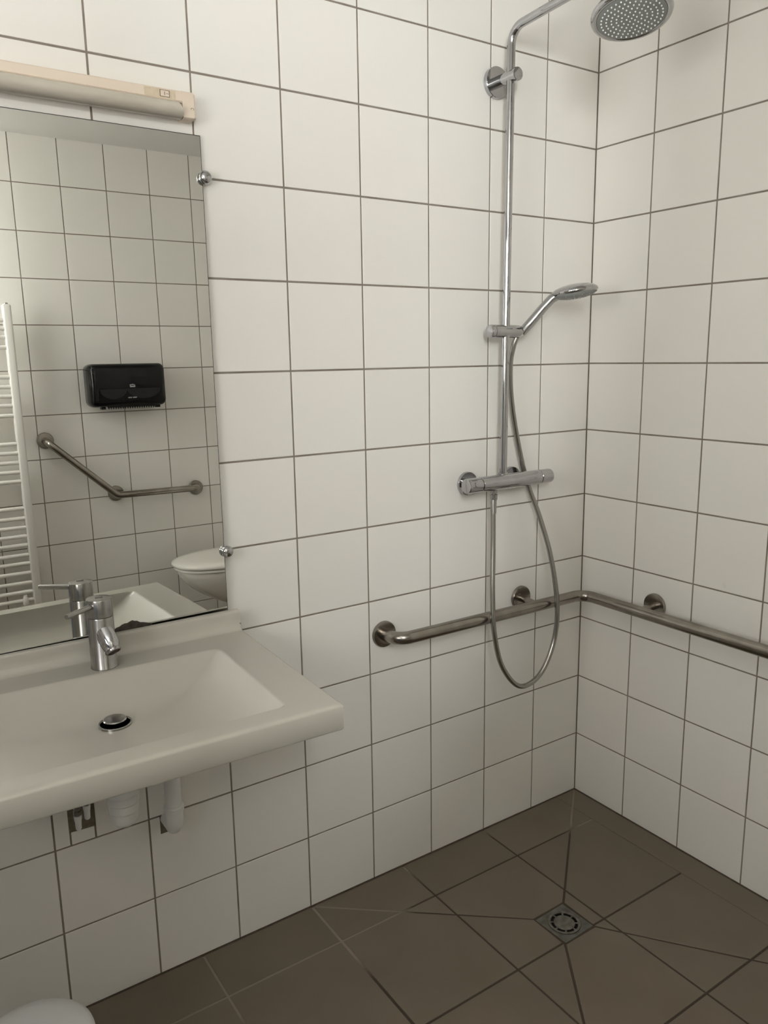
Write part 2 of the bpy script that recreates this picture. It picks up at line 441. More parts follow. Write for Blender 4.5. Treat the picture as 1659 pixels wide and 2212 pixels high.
tag(obj('trim_1', tr, M['silicone']), 'dark joint where the long tiled wall meets the floor', 'joint', kind='structure')
tr = nb(); box(tr, (-0.004, YR, -0.0016), (0.0016, -0.004, 0.001))
tag(obj('trim_2', tr, M['silicone']), 'dark joint where the right shower wall meets the floor', 'joint', kind='structure')

# ------------------------------------------------------------------ floor drain
dr = tag(empty('floor_drain', ((DX0 + DX1) / 2, (DY0 + DY1) / 2, 0)), 'square steel floor drain with a round slotted grate in the shower', 'drain')
hw = (DX1 - DX0) / 2 - 0.003
def annulus(bm, r0, r1, z0, z1, a0=0.0, a1=2 * math.pi, seg=48):
    n = max(3, int(seg * (a1 - a0) / (2 * math.pi))); full = a1 - a0 > 6.28
    m = n if full else n + 1
    R = []
    for (r, z) in ((r0, z0), (r1, z0), (r1, z1), (r0, z1)):
        R.append([bm.verts.new((r * math.cos(a0 + (a1 - a0) * k / n), r * math.sin(a0 + (a1 - a0) * k / n), z)) for k in range(m)])
    for i in range(4):
        A, B2 = R[i], R[(i + 1) % 4]
        for k in range(n): bm.faces.new((A[k], A[(k + 1) % m], B2[(k + 1) % m], B2[k]))
    if not full:
        bm.faces.new([R[i][0] for i in range(4)]); bm.faces.new([R[i][-1] for i in range(3, -1, -1)])
b = nb(); s = 12
RC = 0.0415
outer = []
for k in range(48):
    a = 2 * math.pi * k / 48; c_, s_ = math.cos(a), math.sin(a); m_ = hw / max(abs(c_), abs(s_)); outer.append((c_ * m_, s_ * m_))
i0 = [b.verts.new((RC * math.cos(2 * math.pi * k / 48), RC * math.sin(2 * math.pi * k / 48), -.0008)) for k in range(48)]
o0 = [b.verts.new((x, y, -.0008)) for x, y in outer]
i1 = [b.verts.new((v.co.x, v.co.y, -.006)) for v in i0]; o1 = [b.verts.new((v.co.x, v.co.y, -.006)) for v in o0]
ring_faces(b, i0, o0); ring_faces(b, o0, o1); ring_faces(b, i1, i0)
obj('drain_frame', b, M['drain_frame'], dr)
obj('sump', lathe(nb(), (0, 0, -.0014), (0, 0, 1), [(RC + .001, 0), (RC + .001, .0002)], 40), M['dark'], dr)
b = nb(); lathe(b, (0, 0, -.001), (0, 0, 1), [(0.0268, 0), (0.0268, .0012), (0.0255, .0017), (0, .0019)], 48)
annulus(b, 0.0345, RC - .0006, -.001, .0006)
for k in range(8):
    a = 2 * math.pi * (k + 0.10) / 8; annulus(b, 0.0266, 0.0347, -.001, .0006, a - 0.075, a + 0.075, 200)
obj('drain_grate', b, M['drain_steel'], dr, 30)
dr.rotation_euler = (0, 0, math.radians(2))

# ------------------------------------------------------------------ mirror
MT = math.atan(0.0105)
mir = tag(empty('wall_mirror', (-1.1955, -0.0192, 0.845)), 'large frameless mirror on the tiled wall above the washbasin', 'mirror')
mir.rotation_euler = (-MT, 0, 0)
MW, MH = 0.66, 1.0300
b = nb(); v = [b.verts.new(p) for p in ((-MW, 0, 0), (0, 0, 0), (0.002, 0, MH), (-MW, 0, MH))]
b.faces.new((v[0], v[1], v[2], v[3]))
obj('mirror_glass', b, M['mirror'], mir, recalc=False)
b = nb()
prism(b, [(-MW - .0006, -.0006), (.0012, -.0006), (.0032, MH + .0015), (-MW - .0006, MH + .0015)], lambda u, w, d: (u, d, w), .0004, .005)
obj('backing', b, M['mirror_edge'], mir)
# tarnished silver along the bottom edge
b = nb()
pr = [(0, 0.0), (.008, .004), (.015, .0052), (.020, .0078), (.026, .0092), (.031, .0088), (.036, .0108), (.042, .0125), (.047, .0105), (.052, .0098), (.058, .006), (.066, .0045), (.075, .002), (.083, 0.0)]
T_ = [b.verts.new((-0.2570 + u, -.0006, w * 1.15 + .0250)) for u, w in pr]; B2 = [b.verts.new((-0.2570 + u, -.0006, .0120)) for u, w in pr]
for i in range(len(pr) - 1): b.faces.new((B2[i], B2[i + 1], T_[i + 1], T_[i]))
t = obj('tarnish_stain', b, M['tarnish'], mir, recalc=False); t['label'] = 'dark tarnished patch on the bottom edge of the mirror'

for zc, xc, lab in ((1.7945, -1.1890, 'round chrome mirror clip near the top right of the mirror'), (1.0020, -1.1900, 'round chrome mirror clip low on the right side of the mirror')):
    yc = -0.0192 + (zc - .845) * .0105
    cl = tag(empty('mirror_clip', (xc, 0, zc)), lab, 'clip', 'chrome mirror clips')
    obj('clip_stem', lathe(nb(), (0.004, 0.0, 0), (0, -1, 0), [(.004, 0), (.004, -yc + .002)], 16), M['chrome'], cl, 40)
    obj('clip_knob', lathe(nb(), (0, yc - .0008, 0), (0, -1, 0), [(.010, 0), (.0132, .003), (.0138, .007), (.012, .012), (.008, .0148), (0, .0160)], 28), M['chrome'], cl, 50)

# ------------------------------------------------------------------ washbasin (turned two degrees off the wall)
ZR = 0.825
basin_t = tag(empty('washbasin', (-1.175, 0, 0), math.radians(-2.0)), 'wide off-white washbasin with a raised back edge under the mirror', 'washbasin')
W_, YB, YF = 0.80, -0.026, -0.527      # width, back, front (local)
BX0, BX1, BY0, BY1 = -0.715, -0.086, -0.478, -0.137     # basin opening
def sm(t):
    t = max(0.0, min(1.0, t)); return t
def height(x, y):
    # raised back edge with a round cove
    z = ZR
    yf = -0.046
    if y > yf - 0.018:
        t = sm((y - (yf - 0.018)) / 0.016); z += 0.018 * (1 - math.sqrt(max(0.0, 1 - t * t)))
    q = [1 - sm((BX1 - x) / .165), 1 - sm((x - BX0) / .12), 1 - sm((BY1 - y) / .125), 1 - sm((y - BY0) / .05)]
    q = min(1.0, sum(v ** 14.0 for v in q) ** (1 / 14.0)); f = 1 - q ** 2.2
    dd = math.hypot((x + .357) / .30, (y + .262) / .17)
    z -= f * (.050 + .007 * max(0.0, 1 - dd))
    return z
def sample(a, b_, n): return [a + (b_ - a) * k / n for k in range(n + 1)]
gx = sorted(set([round(v, 5) for v in sample(-W_ + .006, BX0 - .004, 6) + sample(BX0 - .004, BX0 + .03, 14) + sample(BX0 + .03, BX1 - .03, 54) + sample(BX1 - .03, BX1 + .004, 14) + sample(BX1 + .004, -.006, 6)]))
gy = sorted(set([round(v, 5) for v in sample(YF + .010, BY0 - .004, 5) + sample(BY0 - .004, BY0 + .022, 13) + sample(BY0 + .022, BY1 - .02, 34) + sample(BY1 - .02, BY1 + .004, 10) + sample(BY1 + .004, -.065, 5) + sample(-.065, -.0485, 12)]))
b = nb(); grid = {}
for i, x in enumerate(gx):
    for j, y in enumerate(gy): grid[i, j] = b.verts.new((x, y, height(x, y)))
for i in range(len(gx) - 1):
    for j in range(len(gy) - 1): b.faces.new((grid[i, j], grid[i + 1, j], grid[i + 1, j + 1], grid[i, j + 1]))
nx_, ny_ = len(gx) - 1, len(gy) - 1
# rows round the outside: rounded edge, apron, underside lip
def loop(off, dz, cove):
    """outline loop: left side, front, right side (three sides), offset outwards."""
    out = []
    for j in range(ny_, -1, -1): out.append((gx[0] - off, gy[j] if j else gy[0], height(gx[0], gy[j])))
    return out
base = [grid[0, j] for j in range(ny_, -1, -1)] + [grid[i, 0] for i in range(1, nx_ + 1)] + [grid[nx_, j] for j in range(1, ny_ + 1)]
cen = [(v.co.x, v.co.y, v.co.z) for v in base]
def nrm(x, y):
    ox = -1 if x <= gx[0] + 1e-6 else (1 if x >= gx[-1] - 1e-6 else 0); oy = -1 if y <= gy[0] + 1e-6 else 0
    return ox, oy
prev = base
steps = [(.0022, .0004), (.0042, .0017), (.0055, .0035), (.006, .006), (.0055, .046), (.004, .0495), (-.002, .051), (-.03, .051), (-.034, .046)]
for off, dz in steps:
    cur = []
    for x, y, z in cen:
        ox, oy = nrm(x, y); ko = off * (1.6 if oy else 1.0) if off > 0 else off
        zz = (z if dz < .01 else ZR) - dz
        cur.append(b.verts.new((x + ox * off, y + oy * ko, zz)))
    for i in range(len(cur) - 1): b.faces.new((prev[i], prev[i + 1], cur[i + 1], cur[i]))
    prev = cur
# upstand: swept profile along x
prof = [(-.0485, height(-.3, -.0485)), (-.0468, ZR + .020), (-.0462, ZR + .027), (-.0460, ZR + .036), (-.0452, ZR + .0405), (-.0430, ZR + .0425), (-.0390, ZR + .0420), (-.0370, ZR + .0390), (-.0365, ZR - .003), (YB, ZR - .004), (YB, ZR - .051), (YB - .03, ZR - .051)]
xa, xb = gx[0] - .006, gx[-1] + .006
xsw = [xa, gx[0]] + gx[1:-1] + [gx[-1], xb]
rows = []
for x, yb in ((xa, -.0458), (xb, -.0280)):      # the back of the raised edge runs parallel to the wall
    pf = prof[:5] + [(max(-.0430, yb - .012) if yb > -.04 else -.0455, ZR + .0425), (yb - .0002, ZR + .0425), (yb, ZR + .0415), (yb + .0004, ZR - .003)] + prof[-3:]
    rows.append([b.verts.new((x, y, z)) for y, z in pf])
prof = pf
for i in range(len(prof) - 1): b.faces.new((rows[0][i], rows[1][i], rows[1][i + 1], rows[0][i + 1]))
# side closures of the upstand
for side, x in ((0, xa), (1, xb)):
    low = [b.verts.new((x, y, ZR - .051)) for y in (-.0485,)]
    b.faces.new([rows[side][i] for i in range(len(prof))] + low)
bmesh.ops.remove_doubles(b, verts=b.verts, dist=.0004)
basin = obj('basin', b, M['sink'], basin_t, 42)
# pop-up waste
DCX, DCY = -0.335, -0.261
zd = max(height(DCX + .03 * math.cos(a), DCY + .03 * math.sin(a)) for a in (0, 1, 2, 3, 4, 5)) + .0002
dw = obj('waste_ring', lathe(nb(), (DCX, DCY, zd), (0, 0, 1), [(.0300, -.008), (.0300, .0012), (.0290, .0020), (.0272, .0018), (.0264, .0004), (0, .0004)], 40), M['chrome_dull'], basin_t, 40)
obj('waste_gap_shade', lathe(nb(), (DCX, DCY, zd), (0, 0, 1), [(.0263, .0006), (0, .0006)], 32), M['dark'], basin_t)  # flat black disc paints the shaded gap under the plug
obj('waste_plug', lathe(nb(), (DCX, DCY + .001, zd), (0, 0, 1), [(.004, -.003), (.004, .0050), (.0208, .0058), (.0213, .0074), (.0195, .0092), (0, .0100)], 36), M['chrome_dull'], basin_t, 40)

# ------------------------------------------------------------------ basin tap
TX, TY = -1.4925, -0.0935
tap = tag(empty('basin_tap', (TX, TY, ZR + .0004)), 'chrome single-lever basin tap standing behind the washbasin bowl', 'tap')
obj('tap_body', lathe(nb(), (0, 0, 0), (0, 0, 1), [(.0262, 0), (.0262, .002), (.0255, .003), (.0252, .104), (.0245, .1055)], 48), M['chrome_dull'], tap, 40)
obj('tap_cap', lathe(nb(), (0, 0, .1062), (0, 0, 1), [(.0245, 0), (.0252, .0008), (.0250, .034), (.0240, .0362), (.0150, .0375), (0, .0378)], 48), M['chrome_dull'], tap, 35)
obj('cap_emblem', box(nb(), (-.007, -.004, .1438), (.007, .002, .1446), .0003, 1), M['grey_plastic'], tap)
sp = Vector((0.20, -.62, -.76)).normalized()
o0 = Vector((0.0, -.010, .0815))
b = nb(); tube(b, [o0 - sp * .004, o0 + sp * .020, o0 + sp * .032, o0 + sp * .040, o0 + sp * .0455, o0 + sp * .047], [.0160, .0180, .0178, .0168, .0148, .0140], 32)
spt = obj('spout', b, M['chrome'], tap, 40)
b = nb(); lathe(b, o0 + sp * .0462, sp, [(.0142, 0), (.0145, .001), (.0145, .0062), (.0138, .0072), (.0118, .0074), (.0116, .0045), (0, .0045)], 28)
obj('aerator', b, M['chrome_dull'], spt, 40)
b = nb(); lathe(b, o0 + sp * .0512, sp, [(.0115, 0), (.0115, .0006), (0, .0007)], 24)
obj('spout_mouth', b, mat('spout_rubber', (.045, .016, .012), .6), spt)
ld = Vector((-.81, -.585, .01)).normalized()
b = nb(); l0 = Vector((0, 0, .131)) + ld * .020
tube(b, [l0, l0 + ld * .068, l0 + ld * .0700, l0 + ld * .0706], [.0056, .0054, .0048, .003], 20)
obj('lever', b, M['chrome_dull'], tap, 40)

# ------------------------------------------------------------------ waste trap and pipes under the basin
trap = tag(empty('bottle_trap', (-1.523, -.275, 0.582)), 'white plastic bottle trap and waste pipe under the washbasin', 'trap')
T0 = Vector((-1.523, -.275, 0.582))
obj('trap_neck', lathe(nb(), (0, 0, .06), (0, 0, 1), [(.024, 0), (.024, .05), (.0185, .055), (.0185, .112)], 32), M['pvc'], trap, 40)
obj('trap_collar', lathe(nb(), (0, 0, .046), (0, 0, 1), [(.0275, 0), (.0290, .002), (.0290, .016), (.0275, .018), (.0275, .019), (.0290, .020), (.0285, .030), (.026, .034)], 36), M['pvc'], trap, 35)
obj('trap_cup', lathe(nb(), (0, 0, 0), (0, 0, 1), [(0, 0), (.013, .0008), (.020, .004), (.0240, .012), (.0258, .026), (.0262, .030), (.0272, .031), (.0272, .0455), (.026, .046)], 36), M['pvc'], trap, 40)
px_, py_ = -1.364, -0.060
pp = fillet_path([(-1.503, -.255, .665), (px_, py_, .655), (px_, py_, .55)], .03, 8)
obj('outlet_pipe', tube(nb(), [Vector(p) - T0 for p in pp], .0165, 20), M['pvc'], trap, 60)
b = nb(); lathe(b, Vector((px_, py_, .57)) - T0, (0, 0, -1), [(.0165, 0), (.0200, .002), (.0200, .026), (.0180, .028), (.0178, .075), (.0182, .077), (.0182, .083), (.0178, .085), (.0178, .115)], 28)
obj('drop_pipe', b, M['pvc'], trap, 40)
b = nb(); el = fillet_path([(px_, py_, .458), (px_, py_, .395), (px_, 0.012, .393)], .024, 8)
tube(b, [Vector(p) - T0 for p in el], [.0192] * 2 + [.0188 - .0045 * k / (len(el) - 3) for k in range(len(el) - 2)], 24)
lathe(b, Vector((px_, py_, .456)) - T0, (0, 0, -1), [(.0196, 0), (.0222, .002), (.0222, .012), (.0196, .014)], 28)
obj('pipe_elbow', b, M['pvc'], trap, 40)

for xv, zv, lab in ((-1.5625, .462, 'small angle stop valve under the washbasin, left of the pair'), (-1.5435, .480, 'small angle stop valve under the washbasin, right of the pair')):
    vt = tag(empty('stop_valve', (xv, -.046, zv)), lab, 'valve', 'angle stop valves below the basin')
    b = nb(); lathe(b, (0, 0, 0), (0, 0, 1), [(0, 0), (.0042, .0004), (.0060, .003), (.0066, .018), (.0080, .028), (.0080, .033), (.0060, .034)], 20)
    obj('valve_handle', b, M['pvc'], vt, 40)
    b = nb(); lathe(b, (0, 0, .034), (0, 0, 1), [(.0075, 0), (.0088, .001), (.0088, .010), (.0070, .011), (.0062, .030)], 6)
    tube(b, [(0, 0, .046), (0, .047, .046)], .0062, 14)
    obj('valve_body', b, M['chrome_dull'], vt, 30)
    obj('supply_hose', tube(nb(), catmull([(0, 0, .064), (0.004, -.004, .12), (.016, -.014, .20), (.03, -.02, .29)], 6), .0048, 12), M['hose'], vt, 60)

# ------------------------------------------------------------------ lamp above the mirror
lamp = tag(empty('mirror_lamp', (-1.207, 0, 1.8975)), 'yellowed cream strip lamp on the wall above the mirror', 'lamp')
LL = 0.66
lamp.scale = (1, .80, .70)
to = lambda u, w, d: (d, -u, w)       # profile (out from wall, height) extruded along x
hp = [(0, .006), (.012, .030), (.018, .036), (.036, .042), (.0395, .046), (.0385, .069), (.0355, .0725), (0, .0735)]
b = nb(); prism(b, hp, to, -LL, -.028); lp = obj('lamp_housing', b, M['cream'], lamp)
cp = [(0, .0), (.036, .0), (.0415, .004), (.0425, .012), (.0400, .069), (.0370, .0728), (0, .0738)]
b = nb(); prism(b, cp, to, -.028, -.0005)
bmesh.ops.recalc_face_normals(b, faces=b.faces)
bmesh.ops.bevel(b, geom=[e for e in b.edges if all(abs(v_.co.x + .0005) < 1e-5 for v_ in e.verts)], offset=.004, segments=3, affect='EDGES')
ec = obj('end_cap', b, M['cream'], lamp, 40)
obj('screw', lathe(nb(), (-.0085, -.0412, .027), (0, -1, 0), [(.0036, -.001), (.0036, .0006), (.0028, .0008), (.0024, -.0002), (0, -.0002)], 18), M['dark'], ec)
dpz = []
for k in range(15):
    a = math.radians(-108 + 205 * k / 14); dpz.append((.030 + .0285 * math.cos(a), .0215 + .0225 * math.sin(a)))
b = nb(); prism(b, dpz, to, -LL + .002, -.0300)
bmesh.ops.recalc_face_normals(b, faces=b.faces)
for v_ in b.verts:
    if v_.co.x > -.035: v_.co.x -= .010 * max(0.0, (v_.co.z - .012) / .03)
obj('diffuser', b, M['diffuser'], lamp, 40)
st = obj('sticker', box(nb(), (-.103, -.0399, .0465), (-.041, -.0388, .0685), .0002, 1), M['yellowed'], lamp); st['label'] = 'yellowed sticky patch round the lamp switch'
b = nb(); box(b, (-.072, -.0408, .0495), (-.054, -.0390, .0655))
sw = obj('switch', b, M['cream'], lamp)
b = nb()
for lo, hi in (((-.0815, .0490), (-.0625, .0497)), ((-.0815, .0653), (-.0625, .0660)), ((-.0815, .0490), (-.0808, .0660)), ((-.0632, .0490), (-.0625, .0660)), ((-.0725, .0530), (-.0717, .0620)), ((-.0690, .0570), (-.0640, .0577))):
    box(b, (lo[0] + .009, -.0413, lo[1]), (hi[0] + .009, -.0404, hi[1]))
obj('switch_outline', b, M['dark'], sw)

# ------------------------------------------------------------------ shower: mixer
MX = Vector((-.378, -.070, 1.0875))
mixer = tag(empty('shower_mixer', MX), 'chrome bar thermostat mixer low on the shower wall', 'mixer')
ax = Vector((1, 0, 0))
obj('mixer_body', lathe(nb(), (-.108, 0, 0), ax, [(.0185, 0), (.0205, .0015), (.0205, .214), (.0185, .2155)], 40), M['chrome'], mixer, 40)
h1 = obj('flow_handle', lathe(nb(), (-.1095, 0, 0), -ax, [(.0185, 0), (.0198, .001), (.0200, .044), (.0192, .0462), (.0165, .0470), (0, .0474)], 40), M['chrome'], mixer, 35)
b = nb(); lathe(b, (-.133, -.0190, .0055), (0, -1, .12), [(.0080, 0), (.0080, .0020), (.0068, .0026), (0, .0027)], 24)
obj('eco_button', b, M['chrome'], h1, 40)
obj('temperature_handle', lathe(nb(), (.109, 0, 0), ax, [(.0185, 0), (.0198, .001), (.0203, .038), (.0190, .0420), (.0160, .0430), (0, .0434)], 40), M['chrome'], mixer, 35)
for xr in (-.475, -.313):
    dx = xr - MX.x
    obj('rosette', lathe(nb(), (dx, .0700, -.006), (0, -1, 0), [(.0315, 0), (.0325, .001), (.0325, .0085), (.0315, .0100), (.015, .0105)], 40), M['chrome'], mixer, 35)
    obj('connector', lathe(nb(), (dx, .062, -.005), (0, -1, 0), [(.0165, 0), (.0165, .052)], 24), M['chrome'], mixer, 40)
b = nb(); lathe(b, (-.058, 0.0, -.0185), (0, 0, -1), [(.0085, 0), (.0085, .010), (.0070, .011), (.0070, .013)], 20)
lathe(b, (-.058, 0.0, -.0312), (0, 0, -1), [(.0085, 0), (.0100, .001), (.0100, .0140), (.0088, .0150), (.0068, .0152)], 12)
obj('hose_outlet', b, M['chrome_dull'], mixer, 35)
b = nb(); lathe(b, (-.0205, 0.006, .0165), (0, 0, 1), [(.0135, 0), (.0135, .006), (.0122, .0075), (.0110, .0077)], 28)
obj('riser_socket', b, M['chrome'], mixer, 40)

# ------------------------------------------------------------------ shower: riser column with arm and overhead head
P0 = Vector((-.3985, -.064, 1.112)); P1 = Vector((-.387, -.060, 2.150))
col = tag(empty('shower_riser', P0), 'tall chrome shower riser with bent arm and round overhead head', 'shower')
pts = fillet_path([P0, P1 + Vector((0.0006, 0, .066)), (-.387, -.240, 2.224), (-.387, -.425, 2.232)], .040, 12)
obj('riser_pipe', tube(nb(), [Vector(p) - P0 for p in pts], .0106, 28), M['chrome'], col, 60)
wb = Vector((-.3872, -.0, 2.107)) - P0
b = nb(); lathe(b, wb, (0, -1, 0), [(.0365, 0), (.0375, .001), (.0375, .0120), (.0365, .0132), (.0135, .0136)], 44)
obj('bracket_rosette', b, M['chrome'], col, 35)
b = nb(); lathe(b, wb + Vector((0, -.012, 0)), (0, -1, 0), [(.0140, 0), (.0140, .0660), (.0158, .0670), (.0160, .0735), (.0150, .0752), (.0130, .0760), (0, .0762)], 32)
for v_ in b.verts: pass
obj('bracket_arm', b, M['chrome'], col, 35)
# overhead head, tipped towards the room
HC = Vector((-.389, -.430, 2.130)); hn = Vector((-.13, -.20, -1.0)).normalized()
b = nb(); lathe(b, HC - P0, hn, [(.0, -.034), (.020, -.033), (.026, -.026), (.046, -.020), (.070, -.012), (.0800, -.004), (.0838, .001), (.0842, .006), (.0820, .0105), (.0780, .0125), (.0725, .0115), (.0715, .009)], 64)
hd = obj('overhead_shower', b, M['chrome'], col, 60)
b = nb(); lathe(b, HC - P0, hn, [(.0718, .0095), (.0718, .0112), (.0680, .0125), (0, .0130)], 56)
obj('spray_plate', b, M['grey_plastic'], hd, 40)
x_, y_, _d = frame_of(hn); b = nb()
for ring in range(7):
    n = 1 if ring == 0 else 6 * ring
    for k in range(n):
        rr = .0104 * ring; a = 2 * math.pi * (k + .5 * (ring % 2)) / n
        lathe(b, HC - P0 + hn * .0124 + rr * (math.cos(a) * x_ + math.sin(a) * y_), hn, [(.0019, 0), (.0014, .0024), (0, .0028)], 6)
o = obj('nozzles', b, M['nozzle'], hd); o['kind'] = 'stuff'
b = nb(); tube(b, [Vector((-.387, -.425, 2.232)) - P0, Vector((-.387, -.427, 2.195)) - P0, HC - P0 - hn * .030], [.0118, .0118, .0150], 24)
obj('ball_joint', b, M['chrome'], col, 50)
# slider
SL = Vector((-.3945, -.060, 1.4870)) - P0
b = nb(); lathe(b, SL + Vector((-.056, 0, 0)), ax, [(0, 0), (.0145, .0006), (.0165, .002), (.0172, .006), (.0172, .0125), (.0160, .0132), (.0160, .0140), (.0172, .0146), (.0172, .068), (.0166, .0685), (.0166, .0695), (.0168, .070), (.0165, .100), (.0150, .1085), (.0110, .1135), (0, .1155)], 32)
obj('slider_holder', b, M['chrome'], col, 35)

# ------------------------------------------------------------------ hand shower with its hose
HB = Vector((-.338, -.0600, 1.474))
hs = tag(empty('hand_shower', HB), 'chrome hand shower resting in the slider with a looping metal hose', 'hand shower')
az = Vector((.80, -.60, 0)); up = Vector((0, 0, 1))
def hp3(s_, z_): return az * s_ + up * (z_ - HB.z)
b = nb(); tube(b, [hp3(.002, 1.482), hp3(.008, 1.490), hp3(.028, 1.512), hp3(.058, 1.547), hp3(.080, 1.570), hp3(.100, 1.582)], [.0100, .0120, .0126, .0122, .0128, .0130], 28)
obj('handle', b, M['chrome'], hs, 60)
hc = hp3(.140, 1.5890); fn = (up * -1 + az * .14).normalized()
b = nb(); lathe(b, hc, -fn, [(.0575, -.0070), (.0605, -.0035), (.0612, 0), (.0595, .0040), (.052, .0100), (.036, .0155), (.018, .0185), (0, .0195)], 48)
hh = obj('spray_head', b, M['chrome'], hs, 60)
b = nb(); lathe(b, hc, fn, [(.0575, .0066), (.0570, .0090), (.045, .0155), (.027, .0192), (0, .0208)], 48)
obj('spray_plate', b, M['grey_plastic'], hh, 60)
x_, y_, _d = frame_of(fn); b = nb()
for sp_ in range(14):
    for k in range(5):
        rr = .013 + .0088 * k; a = 2 * math.pi * sp_ / 14
        hgt = .0208 - .0112 * (rr / .0565) ** 2
        lathe(b, hc + fn * (hgt - .0004) + rr * (math.cos(a) * x_ + math.sin(a) * y_), fn, [(.0014, 0), (.0010, .0018), (0, .002)], 6)
o = obj('nozzles', b, M['nozzle'], hh); o['kind'] = 'stuff'
hose = [(-.436, -.070, 1.044), (-.4385, -.0705, 1.030), (-.446, -.080, .915), (-.462, -.098, .779), (-.466, -.112, .677), (-.438, -.115, .576), (-.371, -.115, .501), (-.293, -.115, .515), (-.238, -.113, .598), (-.222, -.110, .707), (-.227, -.085, .849), (-.246, -.054, .968), (-.275, -.030, 1.070), (-.314, -.029, 1.192), (-.346, -.036, 1.309), (-.357, -.042, 1.397), (-.356, -.052, 1.448), (-.350, -.060, 1.476)]
obj('hose', tube(nb(), [Vector(p) - HB for p in catmull(hose, 10)], .0072, 16), M['hose'], hs, 60)
b = nb(); tube(b, [Vector((-.436, -.070, 1.046)) - HB, Vector((-.4375, -.0702, 1.034)) - HB, Vector((-.4405, -.074, 1.004)) - HB], [.0086, .0088, .0078], 18)
obj('hose_ferrule', b, M['chrome_dull'], hs, 40)

# ------------------------------------------------------------------ grab rail round the shower corner
rail = tag(empty('grab_rail', (-.075, -.075, .7095)), 'long L-shaped steel grab rail running round the shower corner', 'grab rail')
RO = Vector((-.075, -.075, .7095))
rp = fillet_path([(-.757, -.006, .708), (-.757, -.075, .713), (-.075, -.075, .7085), (-.075, -1.06, .706), (-.006, -1.06, .706)], .042, 10)
obj('rail_tube', tube(nb(), [Vector(p) - RO for p in rp], .0168, 28), M['steel'], rail, 60)
for p, d in (((-.757, 0, .708), (0, -1, 0)), ((-.2655, 0, .7165), (0, -1, 0)), ((0, -.280, .7120), (-1, 0, 0)), ((0, -1.06, .706), (-1, 0, 0))):
    b = nb(); lathe(b, Vector(p) - RO, d, [(.0345, 0), (.0355, .001), (.0355, .007), (.0335, .0100), (.0270, .0112), (.0165, .0116)], 40)
    obj('rosette', b, M['steel'], rail, 40)
for a_, e_ in (((-.2655, 0, .7165), (-.2655, -.070, .7095)), ((0, -.280, .7120), (-.070, -.280, .7080))):
    b = nb(); tube(b, [Vector(a_) - RO, Vector(e_) - RO], .0105, 20)
    obj('rail_stub', b, M['steel'], rail, 60)

# ------------------------------------------------------------------ things on the rear wall, seen in the mirror
# paper dispenser
disp = tag(empty('paper_dispenser', (-.768, YR, 1.360)), 'black toilet paper dispenser on the rear wall, seen in the mirror', 'dispenser')
def rrect(w, h, r, n=6):
    out = []
    for cx, cz, a0 in ((w - r, h - r, 0), (-w + r, h - r, 90), (-w + r, -h + r, 180), (w - r, -h + r, 270)):
        for k in range(n + 1):
            a = math.radians(a0 + 90 * k / n); out.append((cx + r * math.cos(a), cz + r * math.sin(a)))
    return out
def loft(bm, secs):
    """secs: list of (half width, half height, corner radius, y)."""
    rings = [[bm.verts.new((u, y, w)) for u, w in rrect(hw_, hh_, r_)] for hw_, hh_, r_, y in secs]
    for A, B2 in zip(rings, rings[1:]): ring_faces(bm, A, B2)
    bm.faces.new(rings[0][::-1]); bm.faces.new(rings[-1])
    return bm
obj('dispenser_case', loft(nb(), [(.173, .097, .026, .0), (.176, .099, .026, .045), (.175, .098, .026, .090), (.171, .095, .026, .108), (.163, .088, .024, .118), (.150, .078, .018, .1225)]), M['black'], disp, 60)
b = nb(); box(b, (-.143, .1215, -.072), (.140, .1240, -.014), .001, 1)
dwn = obj('level_window', b, M['smoke'], disp)
M['roll'] = mat('paper_behind_smoked_window', (0.018, 0.0185, 0.020), 0.3, spec=0.2)
for c0, r0 in ((-.075, .062), (.065, .078)):
    n_ = 16; arc = [(c0 + r0 * math.cos(math.pi + math.pi * k / n_), -.0165 + .046 * math.sin(math.pi + math.pi * k / n_)) for k in range(n_ + 1)]
    obj('paper_roll', prism(nb(), arc, lambda u, w, d: (u, d, w), .1236, .1243), M['roll'], dwn)
b = nb(); prism(b, [(-.0105, -.006), (-.012, .006), (.004, .008), (.013, .004), (.0135, -.006)], lambda u, w, d: (u + .012, d, w - .004), .1224, .1234)
em = obj('emblem', b, M['emblem'], disp)
obj('emblem_lettering', box(nb(), (.004, .1233, -.0045), (.0215, .1237, -.0005)), M['dark'], em)
b = nb()
for u0 in (-.012, .010):
    for k in range(4): box(b, (u0 + k * .0046, .1244, -.0600), (u0 + k * .0046 + .0038, .1249, -.0555 + (.0008 if k % 2 else 0)))
obj('lettering', b, M['emblem'], disp)
b = nb(); n = 21; w0 = .230; teeth = [(-w0 / 2, .0)]
for k in range(n): teeth += [(-w0 / 2 + w0 * (k + .5) / n, -.0110), (-w0 / 2 + w0 * (k + 1) / n, .0)]
prism(b, teeth + [(w0 / 2, .010), (-w0 / 2, .010)], lambda u, w, d: (u + .012, d, w - .0985), .098, .104)
obj('tear_teeth', b, M['black'], disp)
for u in (-.117, .138):
    obj('foot', box(nb(), (u - .010, .060, -.109), (u + .010, .090, -.094), .002, 2), M['black'], disp)

